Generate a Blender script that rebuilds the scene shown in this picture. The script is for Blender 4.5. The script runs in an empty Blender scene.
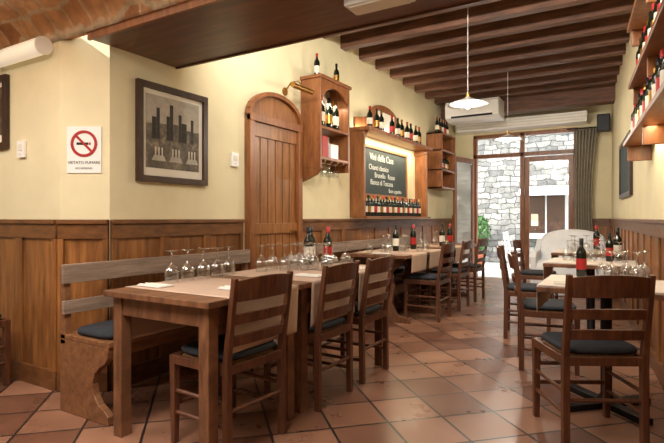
import bpy, math, random
from mathutils import Vector, Matrix
random.seed(7)
sc=bpy.context.scene
def S(r,g,b):
    f=lambda c:(c/255/12.92) if c/255<=.04045 else ((c/255+.055)/1.055)**2.4
    return (f(r),f(g),f(b),1)
# ---------------------------------------------------------------- materials
def newmat(n):
    m=bpy.data.materials.new(n); m.use_nodes=True
    nt=m.node_tree; b=nt.nodes['Principled BSDF']
    return m,nt,b
def coords(nt,scale=(1,1,1),rot=(0,0,0),kind='Object'):
    t=nt.nodes.new('ShaderNodeTexCoord'); mp=nt.nodes.new('ShaderNodeMapping')
    mp.inputs['Scale'].default_value=scale; mp.inputs['Rotation'].default_value=rot
    nt.links.new(t.outputs[kind],mp.inputs['Vector']); return mp.outputs[0]
def ramp(nt,fac,stops):
    r=nt.nodes.new('ShaderNodeValToRGB'); e=r.color_ramp.elements
    e[0].position,e[0].color=stops[0]; e[1].position,e[1].color=stops[-1]
    for p,c in stops[1:-1]:
        x=e.new(p); x.color=c
    nt.links.new(fac,r.inputs[0]); return r.outputs[0]
def noise(nt,vec,scale=5,detail=4,rough=.6):
    n=nt.nodes.new('ShaderNodeTexNoise'); n.inputs['Scale'].default_value=scale
    n.inputs['Detail'].default_value=detail; n.inputs['Roughness'].default_value=rough
    if vec: nt.links.new(vec,n.inputs['Vector'])
    return n.outputs[0]
def bump(nt,b,h,st=.2,dist=.01):
    bp=nt.nodes.new('ShaderNodeBump'); bp.inputs['Strength'].default_value=st; bp.inputs['Distance'].default_value=dist
    nt.links.new(h,bp.inputs['Height']); nt.links.new(bp.outputs[0],b.inputs['Normal'])
def mult(nt,a,c,f=1):
    mx=nt.nodes.new('ShaderNodeMix'); mx.data_type='RGBA'; mx.blend_type='MULTIPLY'; mx.inputs[0].default_value=f
    nt.links.new(a,mx.inputs[6]); nt.links.new(c,mx.inputs[7]); return mx.outputs[2]
def wood(name,dark,light,scale=(14,14,1.6),rough=.38,sc_=2.5,patch=.0):
    m,nt,b=newmat(name); v=coords(nt,scale)
    n=noise(nt,v,sc_,6,.65)
    c=ramp(nt,n,[(.3,dark),(.5,tuple((dark[i]+light[i])/2 for i in range(4))),(.7,light)])
    if patch:
        p=noise(nt,coords(nt,(1.6,1.6,.5)),1.6,3); c=mult(nt,c,ramp(nt,p,[(.35,(.5,.47,.45,1)),(.62,(1.08,1.05,1.0,1))]),patch)
    nt.links.new(c,b.inputs['Base Color']); b.inputs['Roughness'].default_value=rough
    bump(nt,b,n,.12,.004); return m
def plain(name,col,rough=.5,metal=0,var=.12,sc_=9,bmp=.1):
    m,nt,b=newmat(name); n=noise(nt,coords(nt),sc_,4)
    d=tuple(c*(1-var) for c in col[:3])+(1,); l=tuple(min(1,c*(1+var)) for c in col[:3])+(1,)
    nt.links.new(ramp(nt,n,[(.3,d),(.7,l)]),b.inputs['Base Color'])
    b.inputs['Roughness'].default_value=rough; b.inputs['Metallic'].default_value=metal
    if bmp: bump(nt,b,n,bmp,.004)
    return m
def emis(name,col,st):
    m,nt,b=newmat(name); b.inputs['Base Color'].default_value=col
    b.inputs['Emission Color'].default_value=col; b.inputs['Emission Strength'].default_value=st; return m
def glassmat(name,tint=(1,1,1,1),lo=.04,hi=.7):
    m,nt,b=newmat(name); nt.nodes.remove(b); out=nt.nodes['Material Output']
    tr=nt.nodes.new('ShaderNodeBsdfTransparent'); tr.inputs[0].default_value=tint
    gl=nt.nodes.new('ShaderNodeBsdfGlossy'); gl.inputs['Roughness'].default_value=.05
    lw=nt.nodes.new('ShaderNodeLayerWeight'); lw.inputs[0].default_value=.35
    mr=nt.nodes.new('ShaderNodeMapRange'); mr.inputs[3].default_value=lo; mr.inputs[4].default_value=hi
    mx=nt.nodes.new('ShaderNodeMixShader'); nt.links.new(lw.outputs['Facing'],mr.inputs[0])
    nt.links.new(mr.outputs[0],mx.inputs[0]); nt.links.new(tr.outputs[0],mx.inputs[1]); nt.links.new(gl.outputs[0],mx.inputs[2])
    nt.links.new(mx.outputs[0],out.inputs[0]); return m
M={}
M['plaster']=plain('plaster_cream',S(221,209,170),.75,0,.05,3,.12)
M['chair']=wood('wood_chair',S(60,33,21),S(110,66,42),(16,16,2))
M['table']=wood('wood_table',S(78,48,32),S(136,92,62),(12,2,3))
M['bench']=wood('wood_bench',S(98,62,38),S(144,98,64),(14,1.5,14))
M['benchrail']=wood('wood_bench_rail',S(112,92,78),S(160,138,120),(10,1.2,16),.5)
M['wains']=wood('wood_wainscot',S(104,62,30),S(168,112,60),(9,9,1),patch=.8)
M['wdark']=wood('wood_wainscot_trim',S(80,48,26),S(130,84,46),(3,3,9))
M['door']=wood('wood_door',S(116,72,36),S(168,112,62),(9,9,1),patch=.4)
M['cab']=wood('wood_cabinet',S(104,60,32),S(156,98,54),(9,9,1.5))
M['beam']=wood('wood_beam',S(60,37,25),S(118,76,50),(1.2,9,9),.6)
M['plank']=wood('wood_ceiling_plank',S(108,80,60),S(158,126,96),(8,1.2,8),.65)
M['soffit']=wood('wood_soffit',S(72,42,25),S(114,70,42),(1.2,9,9),.4)
M['rush']=plain('rush_seat',S(150,112,68),.8,0,.25,60,.4)
M['cush']=plain('cushion_black',S(36,39,46),.9,0,.2,30,.2)
M['cloth']=plain('cloth_kraft',S(184,156,134),.85,0,.06,6,.1)
M['clothw']=plain('cloth_light',S(218,204,188),.85,0,.05,6,.1)
M['white']=plain('white_enamel',S(235,232,225),.35,0,.02,3,0)
M['whitec']=plain('white_fabric',S(218,219,222),.9,0,.05,6,.2)
M['black']=plain('black_metal',S(22,22,24),.4,.4,.1,8,0)
M['bottle']=plain('bottle_dark',S(18,24,16),.08,0,.1,4,0)
M['label']=plain('label_paper',S(215,205,185),.6,0,.1,20,0)
M['red']=plain('red_paint',S(165,30,28),.45,0,.05,8,0)
M['gold']=plain('brass',S(160,120,60),.3,.9,.1,8,0)
M['slate']=plain('slate_board',S(42,54,54),.7,0,.3,4,.05)
M['chalk']=plain('chalk',S(215,220,215),.9,0,.05,60,0)
M['glass']=glassmat('clear_glass',(.93,.95,.96,1),.14,1.0)
M['pane']=glassmat('window_glass',(.96,.97,.97,1),.03,.5)
M['curtain']=plain('curtain_fabric',S(150,140,122),.9,0,.15,12,.2)
M['mat']=plain('picture_mat',S(222,214,196),.8,0,.03,6,0)
M['fdark']=wood('frame_dark',S(34,20,12),S(70,42,24),(6,6,2))
M['leaf']=plain('leaf_green',S(52,90,34),.6,0,.4,20,0)
M['terra']=plain('terracotta_pot',S(160,88,56),.8,0,.1,12,.1)
M['bulb']=emis('bulb_glow',S(255,230,185),20)
M['tube']=emis('tube_glow',S(255,246,222),.35)
M['sky']=plain('print_grey',S(170,162,146),.7,0,.2,14,0)
M['ink']=plain('print_ink',S(50,44,38),.7,0,.5,40,0)
# floor
m,nt,b=newmat('terracotta_tiles'); v=coords(nt,(1,1,1),(0,0,math.radians(45)))
bk=nt.nodes.new('ShaderNodeTexBrick'); bk.offset=0; bk.squash=1
for k,x in (('Scale',1),('Brick Width',.33),('Row Height',.33),('Mortar Size',.008),('Mortar Smooth',.2),('Bias',0)): bk.inputs[k].default_value=x
bk.inputs['Color1'].default_value=S(106,69,53); bk.inputs['Color2'].default_value=S(166,122,96); bk.inputs['Mortar'].default_value=S(50,40,36)
nt.links.new(v,bk.inputs['Vector'])
n=noise(nt,v,3.5,5,.6); c=ramp(nt,n,[(.3,(.76,.74,.73,1)),(.7,(1.08,1.05,1.02,1))])
nt.links.new(mult(nt,bk.outputs['Color'],c),b.inputs['Base Color'])
nt.links.new(ramp(nt,n,[(.3,(.24,.24,.24,1)),(.7,(.42,.42,.42,1))]),b.inputs['Roughness'])
inv=nt.nodes.new('ShaderNodeMath'); inv.operation='SUBTRACT'; inv.inputs[0].default_value=1; nt.links.new(bk.outputs['Fac'],inv.inputs[1])
bump(nt,b,inv.outputs[0],.5,.004); M['floor']=m
def masonry(name,c1,c2,mort,w,h,rot=(0,0,0),nsc=6,ms=.014,dk=.55,dist=.06):
    m,nt,b=newmat(name); v=coords(nt,(1,1,1),rot)
    no=nt.nodes.new('ShaderNodeTexNoise'); no.inputs['Scale'].default_value=4; nt.links.new(v,no.inputs['Vector'])
    mi=nt.nodes.new('ShaderNodeMix'); mi.data_type='RGBA'; mi.blend_type='LINEAR_LIGHT'; mi.inputs[0].default_value=dist
    nt.links.new(v,mi.inputs[6]); nt.links.new(no.outputs['Color'],mi.inputs[7])
    bk=nt.nodes.new('ShaderNodeTexBrick'); bk.offset=.37; bk.squash=.7; bk.squash_frequency=3
    for k,x in (('Scale',1),('Brick Width',w),('Row Height',h),('Mortar Size',ms),('Mortar Smooth',.6),('Bias',0)): bk.inputs[k].default_value=x
    bk.inputs['Color1'].default_value=c1; bk.inputs['Color2'].default_value=c2; bk.inputs['Mortar'].default_value=mort
    nt.links.new(mi.outputs[2],bk.inputs['Vector'])
    n=noise(nt,v,nsc,6,.7); c=ramp(nt,n,[(.3,(dk,dk,dk,1)),(.7,(1.2,1.2,1.2,1))])
    nt.links.new(mult(nt,bk.outputs['Color'],c),b.inputs['Base Color'])
    b.inputs['Roughness'].default_value=.9; bump(nt,b,n,.8,.03); return m
M['stone']=masonry('stone_wall',S(92,91,88),S(144,141,134),S(62,61,58),.32,.14,(math.radians(90),0,0),7,.014,.5,.1)
M['brick']=masonry('brick_vault',S(166,116,78),S(208,164,120),S(196,176,146),.27,.1,(0,0,0),9)
M['paving']=plain('street_paving',S(165,164,160),.8,0,.12,3,.3)
m,nt,b=newmat('sepia_print'); v=coords(nt)
n=noise(nt,v,9,8,.75); nt.links.new(ramp(nt,n,[(.35,S(34,28,22)),(.55,S(92,80,62)),(.75,S(176,160,130))]),b.inputs['Base Color']); M['print']=m

# ---------------------------------------------------------------- mesh builder
class MB:
    def __init__(s): s.v=[];s.f=[];s.m=[];s.sm=[];s.mats=[]
    def mi(s,k):
        if k not in s.mats: s.mats.append(k)
        return s.mats.index(k)
    def add(s,vs,fs,mat,smooth=False):
        o=len(s.v); s.v+= [tuple(x) for x in vs]; i=s.mi(mat)
        for f in fs: s.f.append(tuple(o+a for a in f)); s.m.append(i); s.sm.append(smooth)
    def hexa(s,p,mat): s.add(p,[(0,3,2,1),(4,5,6,7),(0,1,5,4),(1,2,6,5),(2,3,7,6),(3,0,4,7)],mat)
    def box(s,x0,x1,y0,y1,z0,z1,mat):
        s.hexa([(x0,y0,z0),(x1,y0,z0),(x1,y1,z0),(x0,y1,z0),(x0,y0,z1),(x1,y0,z1),(x1,y1,z1),(x0,y1,z1)],mat)
    def seg(s,p0,p1,n0,n1,s0,s1,z0,z1,mat):
        p0=Vector(p0);p1=Vector(p1);t=(p1-p0).normalized();n=Vector((-t.y,t.x))
        q=[p0+t*a+n*b_ for a,b_ in ((s0,n1),(s1,n1),(s1,n0),(s0,n0))]
        pts=[(a.x,a.y,z0) for a in q]+[(a.x,a.y,z1) for a in q]
        s.add(pts,[(0,1,2,3),(7,6,5,4),(4,5,1,0),(5,6,2,1),(6,7,3,2),(7,4,0,3)],mat)
    def bar(s,a,b,w,d,mat,up=(0,0,1),w2=None,d2=None):
        a=Vector(a);b=Vector(b);t=(b-a).normalized();u=Vector(up)
        if abs(t.dot(u))>.95: u=Vector((0,1,0))
        x=t.cross(u).normalized();y=x.cross(t).normalized()
        w2=w2 or w;d2=d2 or d;P=[]
        for c,ww,dd in ((a,w,d),(b,w2,d2)):
            for sx,sy in ((-1,-1),(1,-1),(1,1),(-1,1)): P.append(c+x*sx*ww/2+y*sy*dd/2)
        s.hexa(P,mat)
    def cyl(s,a,b,r0,r1,mat,n=10):
        a=Vector(a);b=Vector(b);t=(b-a).normalized();u=Vector((0,0,1)) if abs(t.z)<.9 else Vector((0,1,0))
        x=t.cross(u).normalized();y=x.cross(t).normalized();P=[]
        for c,r in ((a,r0),(b,r1)):
            for i in range(n):
                an=2*math.pi*i/n; P.append(c+x*math.cos(an)*r+y*math.sin(an)*r)
        s.add(P,[(i,(i+1)%n,n+(i+1)%n,n+i) for i in range(n)],mat,True)
        s.add(P,[tuple(range(n))[::-1],tuple(range(n,2*n))],mat)
    def lathe(s,prof,c,mat,n=16,sx=1,sy=1):
        P=[];F=[]
        for r,z in prof:
            for i in range(n):
                an=2*math.pi*i/n;P.append((c[0]+max(r,1e-4)*math.cos(an)*sx,c[1]+max(r,1e-4)*math.sin(an)*sy,c[2]+z))
        for j in range(len(prof)-1):
            for i in range(n): F.append((j*n+i,j*n+(i+1)%n,(j+1)*n+(i+1)%n,(j+1)*n+i))
        s.add(P,F,mat,True)
    def pad(s,cx,cy,z0,z1,hx,hy,mat,e=5,n=32):
        h=z1-z0;prof=[(.0,0),(.9,0),(.97,.12),(1,.35),(1,.6),(.96,.82),(.85,.95),(.5,1.03),(0,1.06)];P=[];F=[]
        for r,z in prof:
            for i in range(n):
                a=2*math.pi*i/n;c_,s_=math.cos(a),math.sin(a)
                k=(abs(c_)**e+abs(s_)**e)**(-1/e);P.append((cx+r*k*c_*hx,cy+r*k*s_*hy,z0+z*h))
        for j in range(len(prof)-1):
            for i in range(n): F.append((j*n+i,j*n+(i+1)%n,(j+1)*n+(i+1)%n,(j+1)*n+i))
        s.add(P,F,mat,True)
    def prism(s,poly,ax,t0,t1,mat):
        def mk(p,t): return (t,p[0],p[1]) if ax=='x' else ((p[0],t,p[1]) if ax=='y' else (p[0],p[1],t))
        n=len(poly);P=[mk(p,t0) for p in poly]+[mk(p,t1) for p in poly]
        s.add(P,[tuple(range(n))[::-1],tuple(range(n,2*n))]+[(i,(i+1)%n,n+(i+1)%n,n+i) for i in range(n)],mat)
    def grid(s,fn,nu,nv,mat,smooth=True):
        P=[fn(i/nu,j/nv) for j in range(nv+1) for i in range(nu+1)]
        s.add(P,[(j*(nu+1)+i,j*(nu+1)+i+1,(j+1)*(nu+1)+i+1,(j+1)*(nu+1)+i) for j in range(nv) for i in range(nu)],mat,smooth)
    def mesh(s,name):
        me=bpy.data.meshes.new(name);me.from_pydata(s.v,[],s.f)
        for k in s.mats: me.materials.append(M[k])
        me.polygons.foreach_set('material_index',s.m);me.polygons.foreach_set('use_smooth',s.sm);me.update()
        import bmesh
        bm=bmesh.new();bm.from_mesh(me);bmesh.ops.recalc_face_normals(bm,faces=bm.faces);bm.to_mesh(me);bm.free()
        return me
    def obj(s,name,bev=0,loc=(0,0,0),rz=0,parent=None,solid=0):
        return inst(s.mesh(name),name,loc,rz,bev,parent,solid)
def inst(me,name,loc=(0,0,0),rz=0,bev=0,parent=None,solid=0):
    o=bpy.data.objects.new(name,me);sc.collection.objects.link(o);o.location=loc;o.rotation_euler=(0,0,rz)
    if solid:
        q=o.modifiers.new('sol','SOLIDIFY');q.thickness=solid
    if bev:
        q=o.modifiers.new('bev','BEVEL');q.width=bev;q.segments=2;q.limit_method='ANGLE';q.angle_limit=math.radians(50)
    if parent: o.parent=parent
    return o
def empty(name,loc=(0,0,0)):
    o=bpy.data.objects.new(name,None);sc.collection.objects.link(o);o.location=loc;return o
def text(s,size,loc,rot,mat,parent,name='lettering',ex=.0006):
    c=bpy.data.curves.new(name,'FONT');c.body=s;c.size=size;c.extrude=ex;c.align_x='CENTER'
    o=bpy.data.objects.new(name,c);sc.collection.objects.link(o);o.location=loc;o.rotation_euler=rot
    c.materials.append(M[mat]);o.parent=parent;return o
WX=-2.98
def wr(y): return -.27+(9.73-y)*.0857
# ---------------------------------------------------------------- shell
b=MB();b.box(-6.7,1.1,-3.2,9.9,-.1,0,'floor');b.obj('floor')
R0,R1=(.82,-3.0),(-.27,9.73)
def wall(name,p0,p1,z1,ext0=0,ext1=0):
    L=(Vector(p1)-Vector(p0)).length;b=MB();b.seg(p0,p1,-.15,0,-ext0,L+ext1,0,z1,'plaster');return b.obj(name)
wall('wall_right',R0,R1,3.4,.15,.15)
wall('wall_left',(WX,9.73),(WX,2.09),3.4)
wall('wall_left_return',(WX,2.09),(-3.27,1.92),2.6)
wall('wall_alcove',(-3.27,1.92),(-6.5,1.92),2.6,0,.15)
wall('wall_side',(-6.5,1.92),(-6.5,-3),3.2)
wall('wall_front',(-6.5,-3),(.82,-3),3.2,.15,.15)
b=MB();b.box(WX-.15,-2.62,9.73,9.95,0,3.4,'plaster');b.box(-.78,-.1,9.73,9.95,0,3.4,'plaster');b.box(-2.62,-.78,9.73,9.95,2.75,3.4,'plaster');b.obj('wall_back')
b=MB();b.box(-3.1,.7,2.5,9.9,3.36,3.45,'plank');b.obj('ceiling')
b=MB()
y=2.84;ys=[]
while y<8.6: ys.append(y);y+=.477
for y in ys: b.box(WX,wr(y)+.02,y-.055,y+.055,3.18,3.36,'beam')
b.obj('ceiling_beams',.006)
b=MB();b.box(WX,wr(9)+.02,8.86,9.12,2.97,3.36,'beam');b.obj('lintel_beam',.01)
b=MB();b.box(WX,wr(2.6)+.1,1.95,2.65,2.3,2.34,'soffit');b.box(WX,wr(2.6)+.1,1.97,2.63,2.34,3.4,'plaster')
b.box(WX,wr(2.6)+.1,1.93,1.95,2.29,2.36,'cab');b.box(WX,wr(2.6)+.1,2.65,2.67,2.29,2.36,'soffit');b.obj('trim_soffit_beam')
b=MB()
def vf(u,v):
    a=math.pi*v;x=-6.6+8.0*u;y=.2+1.76*math.cos(a);k=math.sin(a)
    return (x,y,2.34+.55*k+.02*k*math.sin(x*7+y*5)*math.cos(y*9-x*3))
b.grid(vf,90,48,'brick');b.obj('ceiling_vault',solid=.05)
b=MB();b.box(-6.6,1.2,-3.1,-1.5,2.34,2.45,'plaster');b.obj('ceiling_front')
def wains(name,p0,p1,h=1.13,sp=.46):
    L=(Vector(p1)-Vector(p0)).length;b=MB()
    b.seg(p0,p1,.001,.012,0,L,0,h,'wains')
    n=max(1,round(L/sp));
    for i in range(n+1):
        c=L*i/n;a0=max(0,c-.04);a1=min(L,c+.04);b.seg(p0,p1,.001,.028,a0,a1,.12,h-.1,'wains')
    b.seg(p0,p1,.001,.03,0,L,h-.12,h-.02,'wdark');b.seg(p0,p1,.001,.045,0,L,h-.02,h+.01,'wdark')
    b.seg(p0,p1,.001,.032,0,L,0,.13,'wdark');return b.obj(name,.004)
wains('trim_wainscot_left',(WX,9.73),(WX,4.3))
wains('trim_wainscot_left_near',(WX,3.4),(WX,2.09))
wains('trim_wainscot_return',(WX,2.09),(-3.27,1.92))
wains('trim_wainscot_alcove',(-3.27,1.92),(-6.5,1.92))
wains('trim_wainscot_right',R0,R1)
wains('trim_wainscot_back',(-.27,9.73),(-.78,9.73))
# interior wooden door
b=MB();y0,y1=3.44,4.27;ym=(y0+y1)/2;D=WX+.002
arch=[(y0,0),(y1,0),(y1,2.06)]+[(ym+(y1-ym)*math.cos(a),2.06+.25*math.sin(a)) for a in [math.pi*i/12 for i in range(1,12)]]+[(y0,2.06)]
b.prism(arch,'x',D,D+.03,'door')
for a,c in ((y0,y0+.07),(y1-.07,y1)): b.box(D+.03,D+.07,a,c,0,2.08,'cab')
b.box(D+.03,D+.075,y0,y1,2.03,2.1,'cab')
crown=[(ym+(y1-ym)*math.cos(a),2.08+.25*math.sin(a)) for a in [math.pi*i/14 for i in range(15)]]
for i in range(14): b.bar((D+.045,*crown[i]),(D+.045,*crown[i+1]),.04,.05,'cab',up=(1,0,0))
for k in range(1,6): b.box(D+.03,D+.036,y0+.07+k*.115-.004,y0+.07+k*.115+.004,.05,2.02,'wdark')
for z0,z1 in((1.0,1.1),(.05,.2),(1.9,2.03)): b.box(D+.03,D+.045,y0+.07,y1-.07,z0,z1,'door')
b.cyl((D+.03,y1-.11,1.02),(D+.08,y1-.11,1.02),.01,.01,'gold');b.cyl((D+.08,y1-.12,1.02),(D+.08,y1-.22,1.02),.009,.009,'gold')
b.obj('door_1',.003)
# glazed entrance
b=MB();Y=9.74
for x in (-2.59,-1.72,-.82): b.box(x-.035,x+.035,Y,Y+.1,0,2.74,'cab')
b.box(-2.62,-.78,Y,Y+.1,2.68,2.745,'cab');b.box(-2.62,-.78,Y,Y+.1,2.3,2.37,'cab')
b.box(-2.56,-.85,Y+.04,Y+.05,2.37,2.68,'pane');b.obj('window_1',.004)
def leaf(name,w,loc,rz):
    b=MB();b.box(0,.08,-.02,.02,.01,2.28,'cab');b.box(w-.08,w,-.02,.02,.01,2.28,'cab')
    for z0,z1 in ((.01,.22),(2.19,2.28)): b.box(.08,w-.08,-.02,.02,z0,z1,'cab')
    b.box(.08,w-.08,-.004,.004,.22,2.19,'pane');b.cyl((w-.04,-.05,1.05),(w-.04,-.05,1.2),.01,.01,'gold');return b.obj(name,.003,loc,rz)
leaf('door_2',.78,(-2.6,9.68,0),math.radians(-101))
leaf('door_3',.82,(-.86,9.79,0),math.radians(180))
b=MB();b.box(-2.86,-.62,9.38,9.72,2.78,2.96,'white')
for k in range(3): b.box(-2.86,-.62,9.372,9.38,2.81+k*.05,2.83+k*.05,'mat')
b.obj('roller_shutter_box',.015)
b=MB();b.grid(lambda u,v:(-.83+.36*u*(1-.25*math.sin(v*math.pi)),9.6+.035*math.sin(u*44),.06+2.62*v),60,10,'curtain')
b.cyl((-.95,9.6,2.7),(-.35,9.6,2.7),.012,.012,'black');b.obj('curtain',solid=.004)
# street
b=MB();b.box(-9,6,9.95,13.5,-.15,-.03,'paving');b.obj('street_ground')
b=MB();b.box(-9,6,13.5,13.9,-.1,6.5,'stone');b.obj('street_stone_wall')
b=MB();xa,xb=-2.3,-1.3
b.box(xa,xb,13.42,13.5,.7,1.85,'paving');b.box(xa+.07,xb-.07,13.41,13.42,.77,1.78,'fdark');b.box(-1.82,-1.78,13.39,13.41,.72,1.82,'paving')
b.prism([(13.42,1.95),(13.42,1.85),(12.95,1.7),(12.95,1.75)],'x',xa-.1,xb+.1,'whitec')
b.box(-2.15,-1.98,13.4,13.41,.95,1.25,'cloth');b.box(xa-.1,xb+.1,13.34,13.5,.63,.7,'paving');b.obj('shop_window',.005)
b=MB();b.lathe([(0,.72),(.38,.72),(.38,.745),(0,.745)],(0,0,0),'white',28);b.cyl((0,0,.03),(0,0,.72),.025,.025,'white')
b.lathe([(.25,0),(.25,.02),(.04,.05)],(0,0,0),'white',20);b.obj('outdoor_cafe_table',loc=(-1.75,12.3,-.03))
def ochair():
    b=MB()
    for sx in(-1,1):
        for sy in(-1,1): b.cyl((sx*.22,sy*.21,0),(sx*.19,sy*.18,.45),.014,.014,'white')
        b.cyl((sx*.19,-.18,.44),(sx*.2,-.25,.85),.014,.014,'white')
    b.pad(0,0,.44,.465,.21,.21,'white')
    for z in(.6,.7,.82): b.bar((-.2,-.22-(z-.6)*.12,z),(.2,-.22-(z-.6)*.12,z),.012,.05,'white')
    return b.mesh('outdoor_chair')
OC=ochair();inst(OC,'outdoor_chair',(-2.3,12.3,-.03),math.radians(-90));inst(OC,'outdoor_chair',(-1.15,12.35,-.03),math.radians(90))
b=MB()
b.lathe([(0,0),(.14,0),(.19,.33),(.2,.36),(.17,.36),(.16,.3),(0,.3)],(0,0,-.03),'terra')
for i in range(320):
    a=random.random()*6.28;r=random.random()**.5*.32;z=.35+random.random()*.85;r*=(1.1-abs(z-.8))
    c=Vector((r*math.cos(a),r*math.sin(a),z));d=Vector((random.uniform(-1,1),random.uniform(-1,1),random.uniform(-.3,1))).normalized()*.07
    e=d.cross(Vector((.3,.7,.2))).normalized()*.025;b.add([c-d,c+e,c+d,c-e],[(0,1,2,3)],'leaf')
b.cyl((0,0,.2),(0,0,.9),.015,.01,'beam')
pl=b.mesh('potted_shrub');inst(pl,'potted_shrub',(-3.0,11.4,0));inst(pl,'potted_shrub',(-3.45,13.0,0))
# ---------------------------------------------------------------- furniture meshes
def chair_mesh():
    b=MB();w='chair';X=.195
    for s in (-1,1):
        b.bar((s*X,-.19,0),(s*X,-.185,.46),.034,.036,w)
        b.bar((s*X,-.185,.45),(s*(X+.005),-.245,.87),.032,.034,w,w2=.026,d2=.026)
        b.bar((s*.2,.19,0),(s*.2,.19,.45),.03,.03,w,w2=.04,d2=.04)
        for z in (.16,.27): b.cyl((s*X,-.18,z),(s*.2,.19,z),.011,.011,w)
    for z in (.2,.31): b.cyl((-.2,.19,z),(.2,.19,z),.012,.012,w)
    b.cyl((-X,-.188,.23),(X,-.188,.23),.011,.011,w)
    for s in(-1,1): b.bar((s*.195,-.19,.43),(s*.205,.2,.43),.03,.045,w)
    b.bar((-.2,.2,.43),(.2,.2,.43),.03,.045,w);b.bar((-X,-.188,.43),(X,-.188,.43),.03,.045,w)
    b.pad(0,.005,.425,.458,.195,.19,'rush');b.pad(0,.005,.461,.497,.2,.195,'cush')
    for z0,z1,bow in ((.755,.855,.035),(.645,.695,.03),(.54,.59,.025)):
        def yb(z): return -.185-(z-.45)/.42*.06
        N=8;P=[];F=[]
        for i in range(N+1):
            x=-X+2*X*i/N;k=1-(x/X)**2;zz=z1+(.018*k if z0>.7 else .008*k)
            for z in (z0+.004*k,zz):
                for t in(-.009,.009): P.append((x,yb(z)-bow*k+t,z))
        for i in range(N):
            o=i*4;F+=[(o,o+4,o+6,o+2),(o+1,o+3,o+7,o+5),(o+2,o+6,o+7,o+3),(o,o+1,o+5,o+4)]
        F+=[(0,2,3,1),(N*4,N*4+1,N*4+3,N*4+2)];b.add(P,F,w,False)
    return b.mesh('dining_chair')
CH=chair_mesh()
def chair(x,y,deg): return inst(CH,'dining_chair',(x,y,0),math.radians(deg),.003)
for x,y,a in ((-1.80,1.965,86),(-1.785,2.70,90),(-1.785,3.27,90),(-2.0,5.5,90),(-2.0,6.28,90),(-2.0,7.05,88),
              (-.20,3.02,29),(-.56,4.2,-78),(-.86,5.15,-82),(-3.86,1.58,5),(-.98,6.6,-90)): chair(x,y,a)
def table(name,x0,x1,y0,y1,h=.77,mat='table',lg=.065):
    b=MB();b.box(x0,x1,y0,y1,h-.032,h,mat)
    i=.035
    b.box(x0+i+.01,x1-i-.01,y0+i+.01,y0+i+.035,h-.13,h-.032,mat);b.box(x0+i+.01,x1-i-.01,y1-i-.035,y1-i-.01,h-.13,h-.032,mat)
    b.box(x0+i+.01,x0+i+.035,y0+i+.03,y1-i-.03,h-.13,h-.032,mat);b.box(x1-i-.035,x1-i-.01,y0+i+.03,y1-i-.03,h-.13,h-.032,mat)
    for x in (x0+i,x1-i-lg):
        for y in (y0+i,y1-i-lg): b.box(x,x+lg,y,y+lg,0,h-.032,mat)
    return b.obj(name,.004)
table('dining_table',-2.38,-1.62,1.63,2.38)
table('dining_table',-2.38,-1.62,2.385,3.62)
def runner(x0,x1,y0,y1,h,dl,dr,mat='cloth'):
    W=x1-x0;g=.003;T=dl+W+dr+2*g;b=MB()
    def fn(u,v):
        s=u*T;wv=.005*math.sin(v*19+s*3);y=y0+(y1-y0)*v
        if s<dl: return (x0-g-.002-.01*abs(math.sin(v*9))*(1-s/dl),y+wv,h+g-(dl-s))
        if s>T-dr:
            q=(s-(T-dr))/dr;return (x1+g+.002-.012*q+.004*abs(math.sin(v*8+1))*q,y+wv,h+g-(s-(T-dr)))
        return (x0-g+(s-dl),y,h+g)
    b.grid(fn,70,14,mat);return b.obj('table_runner',solid=.002)
runner(-2.38,-1.62,1.76,2.33,.77,.3,.27);runner(-2.38,-1.62,2.47,3.02,.77,.3,.27);runner(-2.38,-1.62,3.07,3.56,.77,.28,.27)
def trestle(x0,x1,y0,y1,h=.76):
    b=MB();b.box(x0,x1,y0,y1,h-.035,h,'table');xm=(x0+x1)/2
    for y in (y0+.3,y1-.3):
        pr=[(xm-.28,0),(xm+.28,0),(xm+.28,.05),(xm+.12,.09),(xm+.07,.2),(xm+.1,.38),(xm+.07,.55),(xm+.22,h-.09),(xm+.22,h-.035),(xm-.22,h-.035),(xm-.22,h-.09),(xm-.07,.55),(xm-.1,.38),(xm-.07,.2),(xm-.12,.09),(xm-.28,.05)]
        b.prism(pr,'y',y-.025,y+.025,'table')
    b.bar((xm,y0+.3,.32),(xm,y1-.3,.32),.03,.1,'table');return b.obj('trestle_table',.004)
trestle(-2.68,-1.98,4.78,6.1);trestle(-2.68,-1.98,6.3,7.6)
for a,c in((4.95,5.4),(5.5,5.95),(6.5,6.95)): runner(-2.68,-1.98,a,c,.76,.2,.2)
def pedestal(x0,x1,y0,y1,h=.75):
    b=MB();xm,ym=(x0+x1)/2,(y0+y1)/2;b.box(x0,x1,y0,y1,h-.03,h,'table')
    for a in (45,135):
        c,s_=math.cos(math.radians(a)),math.sin(math.radians(a));b.bar((xm-.3*c,ym-.3*s_,.018),(xm+.3*c,ym+.3*s_,.018),.07,.036,'black')
        b.bar((xm-.25*c,ym-.25*s_,h-.042),(xm+.25*c,ym+.25*s_,h-.042),.04,.02,'black')
    b.lathe([(.06,.03),(.05,.05),(.032,.08),(.032,.68),(.05,.715)],(xm,ym,0),'black');return b.obj('pedestal_table',.003)
pedestal(-.47,.22,3.1,3.85);pedestal(-.66,.05,4.72,5.5);pedestal(-.78,-.05,6.2,7.0)
runner(-.47,.22,3.16,3.8,.75,.16,.0001,'clothw');runner(-.66,.05,4.78,5.44,.75,.2,.0001,'clothw');runner(-.78,-.05,6.26,6.94,.75,.2,.0001,'clothw')
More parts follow.
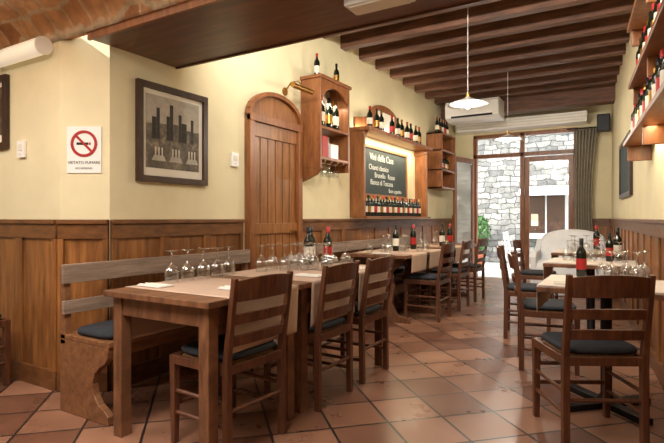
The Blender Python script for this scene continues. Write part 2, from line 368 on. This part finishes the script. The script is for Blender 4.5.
def bench(y0,y1):
    b=MB();xb,xf=-2.925,-2.47
    def panel(y):
        pts=[(.0,.0),(.0,.05),(-.03,.075),(-.085,.10),(-.125,.15),(-.14,.21),(-.12,.27),(-.075,.31),(-.03,.335),(-.005,.365),(.0,.40),(.0,.43)]
        poly=[(xb,0)]+[(xf+a,z) for a,z in pts]+[(xb,.43)]
        b.prism(poly,'y',y-.02,y+.02,'bench')
        b.bar((xb+.03,y,.4),(xb+.015,y,.87),.05,.04,'bench')
    n=max(1,round((y1-y0)/1.4))
    for i in range(n+1): panel(y0+.02+(y1-y0-.04)*i/n)
    b.box(xb,xf+.01,y0,y1,.43,.46,'bench')
    for z0,z1,x in((.76,.875,xb+.045),(.58,.66,xb+.05)): b.box(x,x+.022,y0-.02,y1,z0,z1,'benchrail')
    b.box(xf-.06,xf-.035,y0+.03,y1-.03,.36,.43,'bench')
    k=round((y1-y0)/.6);
    for i in range(k):
        c=y0+(i+.5)*(y1-y0)/k;b.pad((xb+xf)/2+.03,c,.461,.505,.19,(y1-y0)/k/2-.02,'cush')
    return b.obj('wall_bench',.004)
bench(1.72,3.38);bench(4.5,7.4)
# white covered settee
b=MB();prof=[(8.0,.0),(8.0,.4),(8.03,.46),(8.1,.5),(8.42,.52),(8.46,.62),(8.5,.84),(8.56,.94),(8.66,.98),(8.72,.93),(8.75,.82),(8.76,0)]
N=16;P=[];F=[];L=len(prof)
for i in range(N+1):
    u=i/N;x=-1.22+.9*u;k=.86+.14*math.sin(math.pi*u)**.5
    for y,z in prof: P.append((x,y,z*(k if z>.55 else 1)))
for i in range(N):
    for j in range(L): F.append((i*L+j,(i+1)*L+j,(i+1)*L+(j+1)%L,i*L+(j+1)%L))
F+=[tuple(range(L)),tuple(range(N*L,N*L+L))[::-1]];b.add(P,F,'whitec',True)
for x in(-1.3,-.345):b.prism([(8.0,0),(8.0,.56),(8.06,.63),(8.14,.65),(8.4,.66),(8.55,.74),(8.62,.8),(8.7,.82),(8.75,.78),(8.76,0)],'x',x,x+.09,'whitec')
b.obj('covered_settee',.02)
# ---------------------------------------------------------------- tableware
def bottle_into(b,x,y,z,s=1,lab='label',cap='red'):
    b.lathe([(a*s,c*s) for a,c in [(0,0),(.034,0),(.037,.01),(.037,.185),(.033,.205),(.015,.235),(.0135,.29),(.0155,.302),(0,.302)]],(x,y,z),'bottle',14)
    b.lathe([(.0376*s,.06*s),(.0376*s,.145*s)],(x,y,z),lab,14);b.lathe([(.016*s,.255*s),(.0165*s,.303*s),(0,.304*s)],(x,y,z),cap,10)
def bottles(name,pts,s=1,labs=('label','red','mat','gold')):
    b=MB()
    for i,p in enumerate(pts): bottle_into(b,*p,s,labs[(i*7)%len(labs)],('red','black','gold')[i%3])
    return b.obj(name)
b=MB();bottle_into(b,0,0,0,1,'mat','black');BO=b.mesh('wine_bottle')
b=MB();bottle_into(b,0,0,0,1,'red','red');BO2=b.mesh('wine_bottle')
b=MB();bottle_into(b,0,0,0,.85,'red','black');BR=b.mesh('oil_bottle')
b=MB();b.lathe([(r*1.1,z*1.04) for r,z in [(.033,0),(.037,.02),(.04,.045),(.036,.07),(.022,.09),(.006,.1),(.004,.12),(.004,.165),(.012,.172),(.034,.176),(.034,.179),(0,.179)]],(0,0,0),'glass',24);GL=b.mesh('wine_glass')
T1=.776
for x,y in ((-2.28,2.0),(-2.28,2.12),(-2.27,2.24),(-2.26,2.35),(-2.3,2.5),(-2.2,2.72),(-2.1,2.86),(-2.22,2.87),(-2.1,3.0),(-2.2,3.08),(-2.1,3.17),(-2.22,3.22),(-2.0,3.25),(-2.0,3.08),(-1.9,3.18),(-1.9,3.38),(-2.0,2.94),(-1.86,3.04)): 
    inst(GL,'wine_glass',(x,y,T1))
for i,(x,y) in enumerate(((-2.22,3.34),(-2.11,3.46),(-2.3,3.5))): inst((BO,BO2)[i%2],'wine_bottle',(x,y,T1))
for x,y in((-2.5,5.0),(-2.4,5.15),(-2.3,5.05),(-2.5,5.5),(-2.35,5.6),(-2.2,5.3),(-2.1,5.7),(-2.5,6.6),(-2.35,6.72),(-2.15,5.1),(-2.2,5.9),(-2.1,6.45),(-2.45,5.3),(-2.1,5.5)): inst(GL,'wine_glass',(x,y,.766))
for i,(x,y) in enumerate(((-2.35,5.38),(-2.3,5.8),(-2.2,6.6),(-2.15,6.78))): inst((BO,BO2)[i%2],'wine_bottle',(x,y,.766))
for x,y in((-.15,3.74),(-.02,3.68),(.08,3.74),(-.1,3.58),(.04,3.56),(-.4,4.95),(-.3,5.1),(-.2,5.3),(-.45,5.25),(-.08,5.05),(-.5,5.1),(-.3,5.33),(-.3,6.5),(-.45,6.7),(-.55,6.4),(-.2,6.7),(-.6,6.6)): inst(GL,'wine_glass',(x,y,.756))
for x,y in((-.28,3.72),(-.16,5.17)): inst(BR,'oil_bottle',(x,y,.756))
inst(BO2,'wine_bottle',(-.35,6.85,.756));inst(BO,'wine_bottle',(-.1,5.3,.756))
b=MB()
for k in range(3): b.lathe([(.0,0),(.1-.01*k,0),(.105-.01*k,.006),(0,.004)],(0,0,k*.006),'white',24)
b.obj('side_plate',loc=(-.02,3.38,.757))
NP=MB();NP.box(-.05,.05,-.09,.09,0,.006,'white');NP.box(-.03,-.02,-.08,.1,.006,.009,'mat');NP.box(.01,.022,-.08,.1,.006,.009,'mat');NP=NP.mesh('napkin_setting')
for x,y in((-1.78,2.0),(-1.78,2.7),(-1.76,3.28),(-2.25,1.86),(-2.3,4.88),(-.3,3.3),(-.54,4.86)): inst(NP,'napkin_setting',(x,y,T1 if x<-1 and y<4 else (.766 if x<-1 else .756)),math.radians(90))
# ---------------------------------------------------------------- left wall items
def frame_on(name,kind,a0,a1,z0,z1):
    e=empty(name);b=MB();t=.045
    def bx(u0,u1,v0,v1,d0,d1,m):
        if kind=='L': b.box(WX+d0,WX+d1,u0,u1,v0,v1,m)
        else: b.box(u0,u1,1.92-d1,1.92-d0,v0,v1,m)
    bx(a0,a0+t,z0,z1,.002,.035,'fdark');bx(a1-t,a1,z0,z1,.002,.035,'fdark');bx(a0+t,a1-t,z0,z0+t,.002,.035,'fdark');bx(a0+t,a1-t,z1-t,z1,.002,.035,'fdark')
    bx(a0+t,a1-t,z0+t,z1-t,.004,.012,'mat');p=.06;bx(a0+t+p*.6,a1-t-p*.6,z0+t+p,z1-t-p*.6,.012,.014,'print')
    if kind=='L':
        x0,x1=WX+.0142,WX+.0148
        l=a0+.081;r=a1-.081
        b.prism([(l,z1-.36),(r,z1-.30),(r,z1-.081),(l,z1-.081)],'x',x0-.0004,x0+.0002,'sky')
        c=l;hs=[.08,.13,.2,.09,.15,.24,.1,.18,.12,.07,.16,.06];ws=[.05,.04,.03,.06,.03,.032,.05,.03,.05,.04,.028,.07]
        for w,h in zip(ws,hs):
            e2=min(c+w,r);
            if e2<=c: break
            b.prism([(c,z1-.4),(e2,z1-.4),(e2,z1-.37+h),(c,z1-.37+h)],'x',x0,x1,'ink' if h>.11 else 'print');c=e2+.001
        for i in range(3):
            y=l+.05+i*.16;b.prism([(y,z0+.16),(y+.13,z0+.16),(y+.11,z0+.2),(y+.02,z0+.2)],'x',x0,x1,'sky')
            for q in(.03,.06,.09): b.prism([(y+q,z0+.2),(y+q+.008,z0+.2),(y+q+.01,z0+.26),(y+q-.002,z0+.26)],'x',x0,x1,'label')
    b.obj('frame_panel',.002,parent=e);return e
frame_on('framed_picture','L',2.288,2.958,1.41,2.128)
frame_on('framed_picture','A',-4.6,-3.9,1.66,2.2)
a=math.atan2(.17,.29);e=empty('no_smoking_sign');e.location=(-3.125+.0,2.005,1.605);e.rotation_euler=(0,0,a)
b=MB();b.box(-.115,.115,-.008,-.002,-.155,.155,'white')
N=28
for k in range(N):
    a0,a1=2*math.pi*k/N,2*math.pi*(k+1)/N;b.bar((.08*math.cos(a0),-.01,.04+.08*math.sin(a0)),(.08*math.cos(a1),-.01,.04+.08*math.sin(a1)),.004,.018,'red',up=(math.cos(a0),0,math.sin(a0)))
b.bar((-.057,-.011,.097),(.057,-.011,-.017),.015,.004,'red',up=(0,1,0));b.box(-.05,.03,-.0095,-.008,.032,.048,'black');b.box(.033,.045,-.0095,-.008,.032,.048,'red')
b.obj('sign_plate',parent=e)
text('VIETATO FUMARE',.027,(0,-.009,-.095),(math.pi/2,0,0),'black',e);text('NO SMOKING',.018,(0,-.009,-.13),(math.pi/2,0,0),'black',e)
def sw(name,c,rz):
    b=MB();b.box(-.045,.045,-.02,0,-.06,.06,'white');b.box(-.025,.025,-.024,-.02,-.01,.035,'mat');b.box(-.008,.008,-.024,-.02,-.04,-.028,'mat');return b.obj(name,.004,c,rz)
sw('thermostat',(-3.72,1.918,1.64),0);sw('thermostat',(WX+.002,3.3,1.66),math.pi/2)
b=MB();b.cyl((-4.0,1.86,2.3),(-3.36,1.86,2.3),.055,.055,'tube',18);b.cyl((-3.36,1.86,2.3),(-3.345,1.86,2.3),.06,.06,'white',18);b.cyl((-4.015,1.86,2.3),(-4.0,1.86,2.3),.06,.06,'white',18);b.box(-3.9,-3.4,1.86,1.918,2.28,2.37,'white');b.obj('tube_lamp')
b=MB();b.cyl((WX+.001,4.05,2.42),(WX+.012,4.05,2.42),.04,.04,'gold',14)
pts=[(WX+.01,4.05,2.42),(WX+.08,4.05,2.5),(WX+.17,4.05,2.5),(WX+.22,4.05,2.44)]
for i in range(3): b.cyl(pts[i],pts[i+1],.007,.007,'gold')
b.cyl((WX+.22,3.88,2.42),(WX+.22,4.22,2.42),.025,.025,'gold',12);b.obj('picture_lamp')
# wall cabinet
b=MB();x0,x1=WX+.002,-2.73;y0,y1=4.33,4.95;m='cab'
b.box(x0,x1,y0,y0+.03,1.66,2.6,m);b.box(x0,x1,y1-.03,y1,1.66,2.6,m);b.box(x0,x1+.02,y0-.015,y1+.015,2.6,2.635,m);b.box(x0,x1,y0+.03,y1-.03,2.08,2.11,m);b.box(x0,x1,y0+.03,y1-.03,1.76,1.79,m)
b.box(x0,x0+.01,y0+.03,y1-.03,1.79,2.6,'mat')
b.prism([(y0+.03,2.6),(y0+.03,2.42)]+[(y0+.03+(y1-y0-.06)*k/10,2.42+.12*math.sin(math.pi*k/10)) for k in range(1,10)]+[(y1-.03,2.42),(y1-.03,2.6)],'x',x1-.02,x1,m)
b.prism([(x0,1.66),(x1,1.66),(x1-.05,1.6),(x0,1.52)],'y',y0,y0+.03,m)
for k in range(4): b.box(x0+.02,x1,y0+.09+k*.13,y0+.11+k*.13,1.735,1.76,m)
for k in range(3): b.lathe([(.03,0),(.036,.05),(.02,.08),(.004,.09),(.004,.14),(.03,.145),(0,.147)],(x1-.07,y0+.165+k*.13,1.59),'glass',14)
b.obj('wine_cabinet',.004)
bottles('wine_bottle_group',[(-2.83,4.5,2.111),(-2.83,4.66,2.111),(-2.83,4.8,2.111)],1.15);b=MB();b.box(-2.88,-2.8,4.48,4.6,1.791,2.03,'red');b.box(-2.9,-2.8,4.66,4.82,1.791,1.96,'white');b.obj('gift_boxes',.004)
bottles('wine_bottle_group',[(-2.85,4.45,2.636),(-2.85,4.86,2.636)],.85)
# display unit
b=MB();m='cab';D=WX+.002
for y in(5.40,7.58): b.box(D,-2.78,y,y+.05,1.16,2.22,m)
b.box(D,-2.7,5.38,7.65,2.22,2.265,m);b.box(D+.045,-2.73,5.4,7.63,1.145,1.17,m)
b.prism([(5.5,2.265),(7.3,2.265),(7.3,2.42),(7.05,2.46)]+[(6.4+.5*math.cos(math.pi*k/10),2.5+.22*math.sin(math.pi*k/10)) for k in range(11)]+[(5.75,2.46),(5.5,2.42)],'x',D,D+.023,m)
b.box(WX+.025,WX+.03,6.1,6.7,2.35,2.62,'mat')
for y in (5.45,7.55): b.prism([(D,2.22),(-2.74,2.22),(-2.78,2.17),(D+.06,2.14),(D,2.14)],'y',y,y+.02,m)
b.obj('wine_display_unit',.004)
e=empty('chalkboard');b=MB()
ya,yb,za,zb=5.54,7.15,1.47,2.08
b.box(WX+.002,WX+.02,ya,yb,za,zb,'slate')
for q in((ya-.04,ya,za-.04,zb+.04),(yb,yb+.04,za-.04,zb+.04),(ya,yb,za-.04,za),(ya,yb,zb,zb+.04)): b.box(WX+.002,WX+.035,*q,'door')
b.obj('board_panel',.003,parent=e)
rt=(math.pi/2,0,math.pi/2)
for s_,y,z,sz in(('Vini della Casa',6.3,1.93,.13),('Chianti classico',6.2,1.80,.1),('Brunello   Rosso',6.4,1.70,.1),('Bianco di Toscana',6.3,1.60,.1),('Buon appetito',6.75,1.51,.08)): text(s_,sz,(WX+.022,y,z),rt,'chalk',e)
bottles('wine_bottle_row',[(-2.84,5.55+i*.092,1.172) for i in range(21)],.88)
bottles('wine_bottle_row',[(-2.8,5.6+i*.17+.03*(i%2),2.266) for i in range(11) if i not in(3,)],.95)
b=MB();y0,y1=8.1,8.85
b.box(D,-2.7,y0,y0+.03,1.65,2.6,m);b.box(D,-2.7,y1-.03,y1,1.65,2.6,m)
for z in (1.65,1.95,2.57,2.28): b.box(D,-2.7,y0,y1,z,z+.03,m)
b.box(D,D+.012,y0,y1,1.65,2.6,'wdark');b.obj('bottle_cabinet',.004)
bottles('wine_bottle_row',[(-2.82,8.2+i*.11,1.981) for i in range(6)],.85);bottles('wine_bottle_row',[(-2.82,8.2+i*.13,2.601) for i in range(5)],.9)
# ---------------------------------------------------------------- right wall items
def rs(y): return (y+3)/.99635
for nm,z,ya,yb,st in (('bottle_shelf',2.58,2.7,4.5,.24),('bottle_shelf',2.12,2.7,4.4,.13),('bottle_shelf',1.74,2.7,4.85,.15)):
    b=MB();b.seg(R0,R1,.002,.2,rs(ya),rs(yb),z,z+.035,'cab')
    for y in(ya+.2,(ya+yb)/2,yb-.05): b.seg(R0,R1,.002,.17,rs(y),rs(y)+.03,z-.12,z,'cab')
    b.obj(nm,.004)
    bottles('wine_bottle_row',[(wr(ya+.1+i*st)-.13,ya+.1+i*st,z+.036) for i in range(int((yb-ya-.12)/st))],.95)
b=MB();b.seg(R0,R1,.002,.02,rs(6.3),rs(7.6),1.45,2.05,'slate')
for q in((6.25,6.3,1.4,2.1),(7.6,7.65,1.4,2.1),(6.3,7.6,1.4,1.45),(6.3,7.6,2.05,2.1)): b.seg(R0,R1,.002,.035,rs(q[0]),rs(q[1]),q[2],q[3],'fdark')
b.obj('menu_board',.003)
b=MB();b.box(-.47,-.28,9.28,9.48,2.58,2.86,'black');b.cyl((-.375,9.27,2.72),(-.375,9.28,2.72),.07,.07,'black',16);b.obj('loudspeaker',.01)
b=MB();b.prism([(8.4,2.93),(8.42,2.86),(8.55,2.82),(8.85,2.82),(8.85,3.15),(8.44,3.15),(8.4,3.1)],'x',-2.75,-1.85,'white')
b.box(-2.65,-1.95,8.41,8.425,2.86,2.9,'black');b.obj('air_conditioner',.015)
def area(name,loc,rot,sx,sy,en,col):
    l=bpy.data.lights.new(name,'AREA');l.shape='RECTANGLE';l.size=sx;l.size_y=sy;l.energy=en;l.color=col
    o=bpy.data.objects.new(name,l);o.location=loc;o.rotation_euler=rot;sc.collection.objects.link(o);return o
def point(name,loc,en,col,r=.05):
    l=bpy.data.lights.new(name,'POINT');l.energy=en;l.color=col;l.shadow_soft_size=r;o=bpy.data.objects.new(name,l);o.location=loc;sc.collection.objects.link(o)
def pendant(x,y,z):
    b=MB();b.lathe([(.02,.075),(.04,.06),(.08,.045),(.2,.0),(.203,0),(.203,-.006),(.08,.033),(.02,.05)],(0,0,z),'white',32)
    b.cyl((0,0,z+.07),(0,0,3.34),.0035,.0035,'white',8);b.cyl((0,0,3.33),(0,0,3.36),.05,.05,'white',16);b.cyl((0,0,z+.03),(0,0,z+.11),.022,.022,'gold',12)
    b.lathe([(0,-.055),(.025,-.045),(.038,-.02),(.03,.01),(.015,.04)],(0,0,z+.01),'bulb',14);b.obj('pendant_lamp',loc=(x,y,0))
    point('pendant_light',(x,y,z-.1),46,(1,.9,.76))
pendant(-1.42,5.07,2.31);pendant(-1.47,7.25,2.25)
b=MB();b.box(-1.26,-.92,2.22,2.36,2.235,2.298,'white');b.box(-1.24,-.94,2.235,2.345,2.225,2.235,'mat');b.obj('emergency_lamp',.012)
W1=(1,.96,.9)
b=MB();b.box(-2.6,.1,2.67,2.76,2.86,2.94,'white');b.obj('added_fill_strip')  # invented housing behind the soffit, out of view, for the added fill
area('rear_fill_light',(-1.3,2.8,2.9),(math.radians(80),0,0),2.5,.1,88,W1)  # added fill hidden by the soffit, brightens the rear room
for x,y,s,p,q in((-1.5,.5,.6,76,28),(-4.2,.3,.4,38,24),(-2.9,.9,.3,14,22)):
    b=MB();b.box(x-s,x+s,y-s,y+s,2.45,2.49,'white');b.cyl((x,y,2.49),(x,y,2.88),.02,.02,'white');b.obj('added_fill_panel')  # made-up panel out of frame, only carries the fill lights
    area('front_fill_light',(x,y,2.445),(0,0,0),2*s-.1,2*s-.1,p,W1)  # added downward fill for the near part of the room
    area('vault_fill_light',(x,y,2.495),(math.pi,0,0),2*s-.1,2*s-.1,q,W1)  # added upward fill so the brick vault is not dark
area('display_light',(-2.83,6.5,2.21),(0,0,0),.08,1.9,24,(1,.82,.55))
area('ceiling_fill_left',(-2.93,6.5,2.275),(math.radians(180),math.radians(-25),0),.06,2.0,20,(1,.9,.75))  # added fill above the display unit, brightens beams and ceiling
area('ceiling_fill_right',(wr(3.6)-.04,3.6,2.63),(math.radians(180),math.radians(20),0),.05,1.6,14,(1,.9,.75))  # added fill on the top shelf, lifts the ceiling at the right
area('cabinet_light',(-2.84,4.66,2.40),(0,0,0),.1,.4,4,(1,.84,.6))
area('shelf_light',(wr(4)-.1,4.0,1.735),(0,0,0),.05,1.2,6,(1,.82,.55))
# daylight
s=bpy.data.lights.new('sun','SUN');s.energy=9;s.angle=.02;s.color=(1,.98,.95);o=bpy.data.objects.new('sun',s);o.rotation_euler=(math.radians(38),0,math.radians(-25));sc.collection.objects.link(o)
w=bpy.data.worlds.new('sky');sc.world=w;w.use_nodes=True;nt=w.node_tree;bg=nt.nodes['Background'];bg.inputs[0].default_value=(.92,.96,1,1);bg.inputs[1].default_value=7
c=bpy.data.cameras.new('camera');c.lens=27;c.sensor_width=36;c.shift_y=-.0053;co=bpy.data.objects.new('camera',c);co.location=(0,0,1.15);co.rotation_euler=(math.pi/2,0,math.radians(30.9));sc.collection.objects.link(co);sc.camera=co
sc.view_settings.view_transform='Standard'
